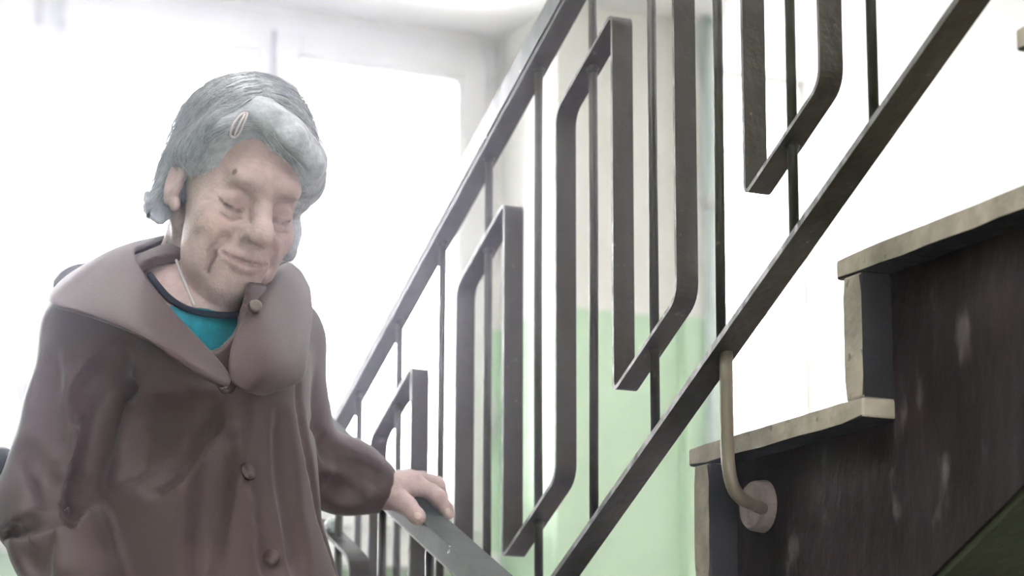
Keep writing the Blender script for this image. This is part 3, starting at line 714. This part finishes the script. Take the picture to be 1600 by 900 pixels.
# hair clip
def on(s, px, py, lift=.0):
    h_ = s.hit(px, py); return h_+s.grad(h_)[0]*lift
c_pts = [on(hair, x, y, .003) for x, y in ((384, 176), (374, 182), (363, 196), (358, 208), (364, 212), (372, 206), (381, 190), (387, 178), (384, 176))]
bm = bmesh.new(); tube(bm, smooth_pts(c_pts, 4), .0017, 8)
tube(bm, smooth_pts([on(hair, x, y, .004) for x, y in ((384, 178), (375, 190), (364, 208))], 4), .0016, 8)
M_clip = mat('clip_plastic', (.62, .55, .58), .25, .5)
co = from_bm('hair_clip', bm, M_clip, woman, smooth=True); co['label'] = 'pale snap clip in the hair'

# ---- shirt
shirt = Solid(); shirt.ops = list(body.ops[N_HEAD:])
NK = [body.hit(x, y) for x, y in ((262, 466), (300, 488), (345, 493), (378, 486))]
ncen = np.mean(NK, 0); nn = np.cross(NK[3]-NK[0], (NK[1]+NK[2])/2-(NK[0]+NK[3])/2+np.array([0, .12, .10])); nn /= np.linalg.norm(nn)
nn = np.array([0.05, .18, .98]); nn /= np.linalg.norm(nn)
shirt.post.append(lambda p, d: np.maximum(np.maximum(np.maximum(d-.006, -(d+.003)), (p-ncen)@nn), np.linalg.norm(p-at(325, 520, 16.9), axis=1)-.095))
M_shirt = mat('teal_knit', (.010, .155, .205), 0.8, 0.2, var=.15, var_scale=60, bump=.3, bump_scale=500)
solid_obj('shirt', shirt, at(325, 520, 16.9)-.11, at(325, 520, 16.9)+.11, .0035, M_shirt, woman)
bm = bmesh.new(); bd = [body.hit(x, y) for x, y in ((236, 436), (246, 450), (262, 468), (280, 481), (300, 489), (322, 493), (345, 493), (364, 490), (380, 485))]
bd = [b for b in bd if b is not None]
tube(bm, smooth_pts([b+body.grad(b)[0]*.007 for b in bd], 4), .0042, 8); from_bm('neckband', bm, mat('navy_band', (.012, .016, .03), .8, .2), woman, smooth=True)

# neck cord
cp = [body.hit(x, y) for x, y in ((272, 396), (278, 412), (286, 432), (292, 448), (297, 462), (303, 478))]
cp = [c + body.grad(c)[0]*.0015 for c in cp if c is not None]
bm = bmesh.new(); tube(bm, smooth_pts(cp, 5), .0017, 8); from_bm('neck_cord', bm, mat('cord_grey', (.45, .43, .43), .5, .4), woman, smooth=True)

# ---- raincoat
coat = Solid()
rows = [(425, 225, 400), (450, 170, 440), (490, 128, 468), (540, 128, 478), (620, 150, 476), (700, 156, 486), (800, 138, 493), (900, 112, 523), (1100, 80, 560), (1500, 50, 600)]
zz_, cx_, aa_ = [], [], []
for y_, l_, r2 in rows:
    a, b = at(l_, y_, 17.45), at(r2, y_, 17.45); zz_.append(a[2]); cx_.append((a[0]+b[0])/2); aa_.append((b[0]-a[0])/2*1.02)
zz_, cx_, aa_ = np.array(zz_[::-1]), np.array(cx_[::-1]), np.array(aa_[::-1])
bb_ = np.interp(zz_, zz_, np.array([.165, .155, .145, .140, .135, .132, .130, .122, .105, .085]))
cy = 17.5*D
def torso(p):
    z = p[:, 2]; a = np.interp(z, zz_, aa_); b = np.interp(z, zz_, bb_); x0 = np.interp(z, zz_, cx_)
    return (np.sqrt(((p[:, 0]-x0)/a)**2+((p[:, 1]-cy)/b)**2)-1)*np.minimum(a, b)*.85
ZTC = at(300, 432, 17.45)[2]; ZHEM = ZS3+.42
coat.add((lambda p: -smin(-torso(p), -(p[:, 2]-ZTC), .03), np.array([5.2*D, cy, CZ+.2]), 1.2), .03)
coat.add(cap(at(280, 448, 17.7), at(150, 522, 17.55), .055, .062), .05)
coat.add(cap(at(330, 455, 17.75), at(428, 530, 17.75), .055, .060), .05)
coat.chain([at(146, 530, 17.55), at(118, 640, 17.52), at(64, 792, 17.5)], [.061, .058, .054], .014)
coat.chain([at(66, 800, 17.48), at(92, 850, 17.2), at(118, 915, 17.0)], [.053, .052, .052], .02)
coat.chain([at(425, 538, 17.75), at(462, 712, 17.95)], [.060, .052], .02)
CUF = atx(600, 765, 6.99); EL2 = at(470, 722, 17.93); ax_ = CUF-EL2; ax_ /= np.linalg.norm(ax_)
MIDC = at(540, 744, 17.98)
coat.chain([EL2, MIDC, CUF+ax_*.02], [.050, .046, .0285], .018)
# folds: furrows along the creases of the cloth, found on the surface
def furrow(px, r, k, depth=.0, S=coat):
    pts = [S.hit(x, y) for x, y in px]; pts = [p for p in pts if p is not None]
    if len(pts) < 2: return
    pts = [p-S.grad(p)[0]*depth for p in pts]
    pts = smooth_pts(pts, 3); n_ = len(pts)
    return [(pts[i], r*math.sin(math.pi*(i+.6)/(n_+.2))**.5) for i in range(n_)], k
fl = [furrow(*a) for a in (
    ([(205, 606), (180, 612), (168, 640), (154, 700), (132, 770), (114, 815)], .019, .010, .009),
    ([(2, 838), (36, 818), (70, 806), (98, 806)], .012, .007, .007),
    ([(190, 560), (150, 600), (118, 650)], .014, .020),
    ([(330, 632), (290, 690), (240, 750)], .016, .022), ([(290, 625), (240, 690), (200, 735)], .015, .020),
    ([(360, 690), (330, 770), (318, 890)], .016, .022), ([(250, 640), (205, 680)], .014, .018),
    ([(80, 560), (70, 640), (95, 720)], .013, .018), ([(40, 700), (75, 750), (80, 790)], .013, .016),
    ([(70, 830), (60, 870), (50, 900)], .007, .016), ([(20, 850), (50, 880), (70, 900)], .007, .016),
    ([(466, 590), (470, 640), (481, 700), (497, 790), (516, 860), (530, 905)], .007, .007),
    ([(440, 650), (447, 740), (462, 830), (470, 900)], .008, .020),
    ([(510, 690), (550, 730), (600, 752)], .010, .016), ([(520, 760), (560, 775)], .011, .016), ([(486, 660), (505, 690), (512, 720)], .006, .012),
    ([(400, 640), (405, 720), (420, 850), (424, 900)], .006, .018)) ]
for f_ in fl:
    if f_ is None: continue
    pr, k = f_
    for (p0, r0), (p1, r1) in zip(pr[:-1], pr[1:]): coat.sub(cap(p0, p1, r0, r1), k)
VP_ = [at(300, 425, 17.0), at(318, 480, 16.75), at(338, 530, 16.6), at(356, 578, 16.5)]
coat_btn = [coat.hit(x, y) for x, y in ((354, 603), (386, 738), (424, 872))]; coat_bg = [coat.grad(q)[0] for q in coat_btn]
def opening(p): return np.minimum.reduce([cap(a, b, ra, rb)[0](p) for a, b, ra, rb in zip(VP_[:-1], VP_[1:], (.070, .046, .024), (.046, .024, .004))])
def shell(p, d):
    d = np.maximum(d, -(d+.010))
    d = np.maximum(d, -opening(p))
    d = np.maximum(d, ZHEM-p[:, 2])
    ins = (p-NB)@np.array([.0, -.15, .99])
    d = np.maximum(d, -(np.linalg.norm((p-NB)*[1, 1, .6], axis=1)-.075))
    near = np.linalg.norm(p-CUF, axis=1) < .09
    return np.where(near, np.maximum(d, (p-CUF)@ax_), d)
coat_raw = Solid(); coat_raw.ops = [op for op in coat.ops if op[0] > 0]
coat.post.append(shell)
def under_coat(p, d):                                          # below the collar the body stays inside its coat
    m = (p[:, 2] < NB[2]-.045) & (p[:, 0] < CUF[0]-.03) & (p[:, 2] > ZHEM+.02)
    m &= np.abs(d) < .05
    if not m.any(): return d
    d = d.copy(); d[m] = np.maximum(d[m], coat_raw.ev(p[m])+.042); return d
body.post.append(under_coat)
o = solid_obj('body', body, lo, hi, BODY_H, M_skin, woman, skin_tint)
M_coat = mat('brown_raincoat', (.042, .0225, .0245), 0.54, 0.35, var=.10, var_scale=9, bump=.12, bump_scale=500, sheen=.08)
co = solid_obj('raincoat', coat, np.array([at(-60, 800, 17.5)[0]-.05, 15.9*D, ZHEM-.02]), np.array([7.35*D, 18.9*D, ZTC+.09]), .0042, M_coat, woman)
for q, g_ in zip(coat_btn, coat_bg):
    bm = bmesh.new(); q = q+g_*.001
    tube(bm, [q, q+g_*.0035, q+g_*.0045, q+g_*.0035], [.0105, .0100, .0080, .0050], 20); from_bm('button', bm, mat('button_brown', (.045, .028, .028), .35, .5), co, smooth=True)
# hood lying open on the shoulders
def sheet(name, grid, thick, material, parent, nu=5, nv=5):
    g = [smooth_pts(r_, nu) for r_ in grid]; cols_ = list(zip(*g)); cols_ = [smooth_pts(c_, nv) for c_ in cols_]
    bm = bmesh.new(); V = [[bm.verts.new(Vector(q)) for q in c_] for c_ in cols_]
    for i in range(len(V)-1):
        for j in range(len(V[0])-1): bm.faces.new((V[i][j], V[i+1][j], V[i+1][j+1], V[i][j+1]))
    o = from_bm(name, bm, material, parent, smooth=True)
    m = o.modifiers.new('cloth', 'SOLIDIFY'); m.thickness = thick; m.offset = 0
    m = o.modifiers.new('round', 'SUBSURF'); m.levels = 1; m.render_levels = 1
    return o
LF = [[(262, 368, 17.95), (240, 374, 18.05), (222, 379, 18.15), (205, 392, 18.2)],
      [(228, 384, 17.62), (205, 383, 17.75), (165, 398, 17.85), (120, 424, 17.95)],
      [(210, 396, 17.40), (186, 402, 17.38), (130, 428, 17.40), (78, 460, 17.55)],
      [(228, 434, 17.06), (204, 442, 17.00), (150, 464, 16.94), (84, 478, 17.10)],
      [(266, 482, 16.76), (235, 490, 16.66), (190, 500, 16.60), (140, 494, 16.76)],
      [(310, 530, 16.56), (285, 536, 16.46), (250, 534, 16.40), (220, 526, 16.46)],
      [(344, 567, 16.44), (325, 576, 16.36), (300, 574, 16.30), (282, 566, 16.34)],
      [(361, 594, 16.40), (358, 602, 16.34), (350, 604, 16.34), (340, 600, 16.42)]]
RF = [[(436, 418, 17.75), (452, 412, 17.75), (470, 424, 17.85), (484, 452, 17.95)],
      [(412, 450, 17.15), (430, 440, 17.15), (460, 450, 17.30), (487, 480, 17.55)],
      [(385, 492, 16.76), (410, 488, 16.70), (448, 500, 16.85), (486, 515, 17.20)],
      [(364, 532, 16.54), (396, 534, 16.48), (434, 545, 16.52), (480, 560, 16.88)],
      [(357, 570, 16.42), (386, 576, 16.38), (422, 584, 16.40), (470, 595, 16.78)],
      [(360, 596, 16.40), (372, 606, 16.35), (388, 614, 16.38), (408, 618, 16.52)]]
BK = [[(262, 368, 17.95), (240, 374, 18.05), (222, 379, 18.15), (205, 392, 18.2)],
      [(300, 392, 18.30), (290, 396, 18.42), (280, 402, 18.55), (270, 420, 18.6)],
      [(370, 400, 18.30), (375, 402, 18.42), (380, 410, 18.55), (384, 430, 18.6)],
      [(436, 418, 17.75), (452, 412, 17.75), (470, 424, 17.85), (484, 452, 17.95)]]
tog = lambda T: [[at(*q) for q in r_] for r_ in T]
hd = sheet('hood', tog(LF), .006, M_coat, woman); hd['label'] = 'wide left flap of the turned down hood'
hd2 = sheet('hood', tog(RF), .006, M_coat, woman)
sheet('hood_back', tog(BK), .006, M_coat, woman)
# dark inside of the hood showing behind its edge
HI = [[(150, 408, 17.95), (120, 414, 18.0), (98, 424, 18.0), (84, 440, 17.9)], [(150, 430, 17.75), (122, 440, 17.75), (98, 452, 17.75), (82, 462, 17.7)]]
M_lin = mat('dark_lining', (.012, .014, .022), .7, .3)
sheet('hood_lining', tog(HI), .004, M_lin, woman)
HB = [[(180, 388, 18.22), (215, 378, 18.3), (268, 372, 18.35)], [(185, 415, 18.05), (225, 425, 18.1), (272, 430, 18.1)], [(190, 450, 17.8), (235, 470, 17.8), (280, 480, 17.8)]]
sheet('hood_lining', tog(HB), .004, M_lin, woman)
q = np.array(at(400, 480, 16.7)); bm = bmesh.new(); q = at(400, 478, 16.62); tube(bm, [q+np.array([0, .006, 0]), q+np.array([0, -.001, 0]), q+np.array([0, -.002, 0])], [.008, .0075, .004], 18); from_bm('snap_button', bm, mat('snap', (.09, .065, .06), .35, .5), hd2, smooth=True)
# shoes and trousers below the frame
tr = Solid()
for hp, kn, ft in ((HIPR, KNR, FTR), (HIPL, KNL, FTL)): tr.chain([hp, kn, ft+np.array([0, .005, .03])], [.082, .064, .052], .03)
solid_obj('trousers', tr, np.minimum(FTR, FTL)-np.array([.12, .12, .02]), np.maximum(HIPR, HIPL)+.1, .007, mat('dark_trousers', (.03, .03, .035), .8, .2), woman)
for ft, zs in ((FTR, ZS2), (FTL, ZS3)):
    sh = Solid(); sh.chain([ft+np.array([0, .02, -.032]), ft+np.array([.01, -.115, -.045])], [.036, .030], .02); sh.post.append(lambda p, d, zs=zs: np.maximum(d, zs+.001-p[:, 2]))
    solid_obj('shoe', sh, ft-np.array([.06, .18, .08]), ft+np.array([.07, .08, .04]), .005, mat('dark_shoe', (.02, .016, .014), .4, .5), woman)

# dark bag hanging at the elbow
B0 = at(-50, 762, 18.7)
bag = empty('shoulder_bag', B0-np.array([0, 0, .10]), 'dark bag at the left edge of the frame behind the woman\'s elbow', 'bag')
M_bag = mat('bag_leather', (.012, .022, .028), .35, .5, bump=.2, bump_scale=120)
bm = bmesh.new(); bmesh.ops.create_cube(bm, size=1, matrix=Matrix.Translation(Vector(B0)) @ Matrix.Diagonal((.09, .16, .075, 1))); from_bm('pouch', bm, M_bag, bag, bevel=.025, smooth=True)
bm = bmesh.new(); bmesh.ops.create_cube(bm, size=1, matrix=Matrix.Translation(Vector(B0+np.array([0, 0, .022]))) @ Matrix.Diagonal((.097, .168, .045, 1))); from_bm('flap', bm, M_bag, bag, bevel=.02, smooth=True)
bm = bmesh.new(); tube(bm, smooth_pts([B0+np.array([0, -.08, .06]), B0+np.array([-.03, -.06, .12]), B0+np.array([-.045, 0, .16]), B0+np.array([-.03, .06, .12]), B0+np.array([0, .08, .06])], 6), .005, 8); from_bm('strap', bm, M_bag, bag, smooth=True)

# ------------------------------------------------------------------ added scattering volume standing in for lens glare
if GLARE > 0:
    bm = bmesh.new(); box(bm, XL+.1, 8.55, 12.0, 26.0, -1.0, ZC-.05)
    hz = bpy.data.materials.new('glare_air'); hz.use_nodes = True; N = hz.node_tree.nodes; N.remove(N['Principled BSDF'])
    vsn = N.new('ShaderNodeVolumeScatter'); vsn.inputs['Color'].default_value = (.78, .79, 1, 1); vsn.inputs['Density'].default_value = GLARE; vsn.inputs['Anisotropy'].default_value = GLARE_G
    hz.node_tree.links.new(vsn.outputs[0], N['Material Output'].inputs['Volume'])
    o = from_bm('glare_veil', bm, hz); o['kind'] = 'stuff'; o['label'] = 'added scattering air standing in for lens glare around the window'; o['category'] = 'glare_veil'
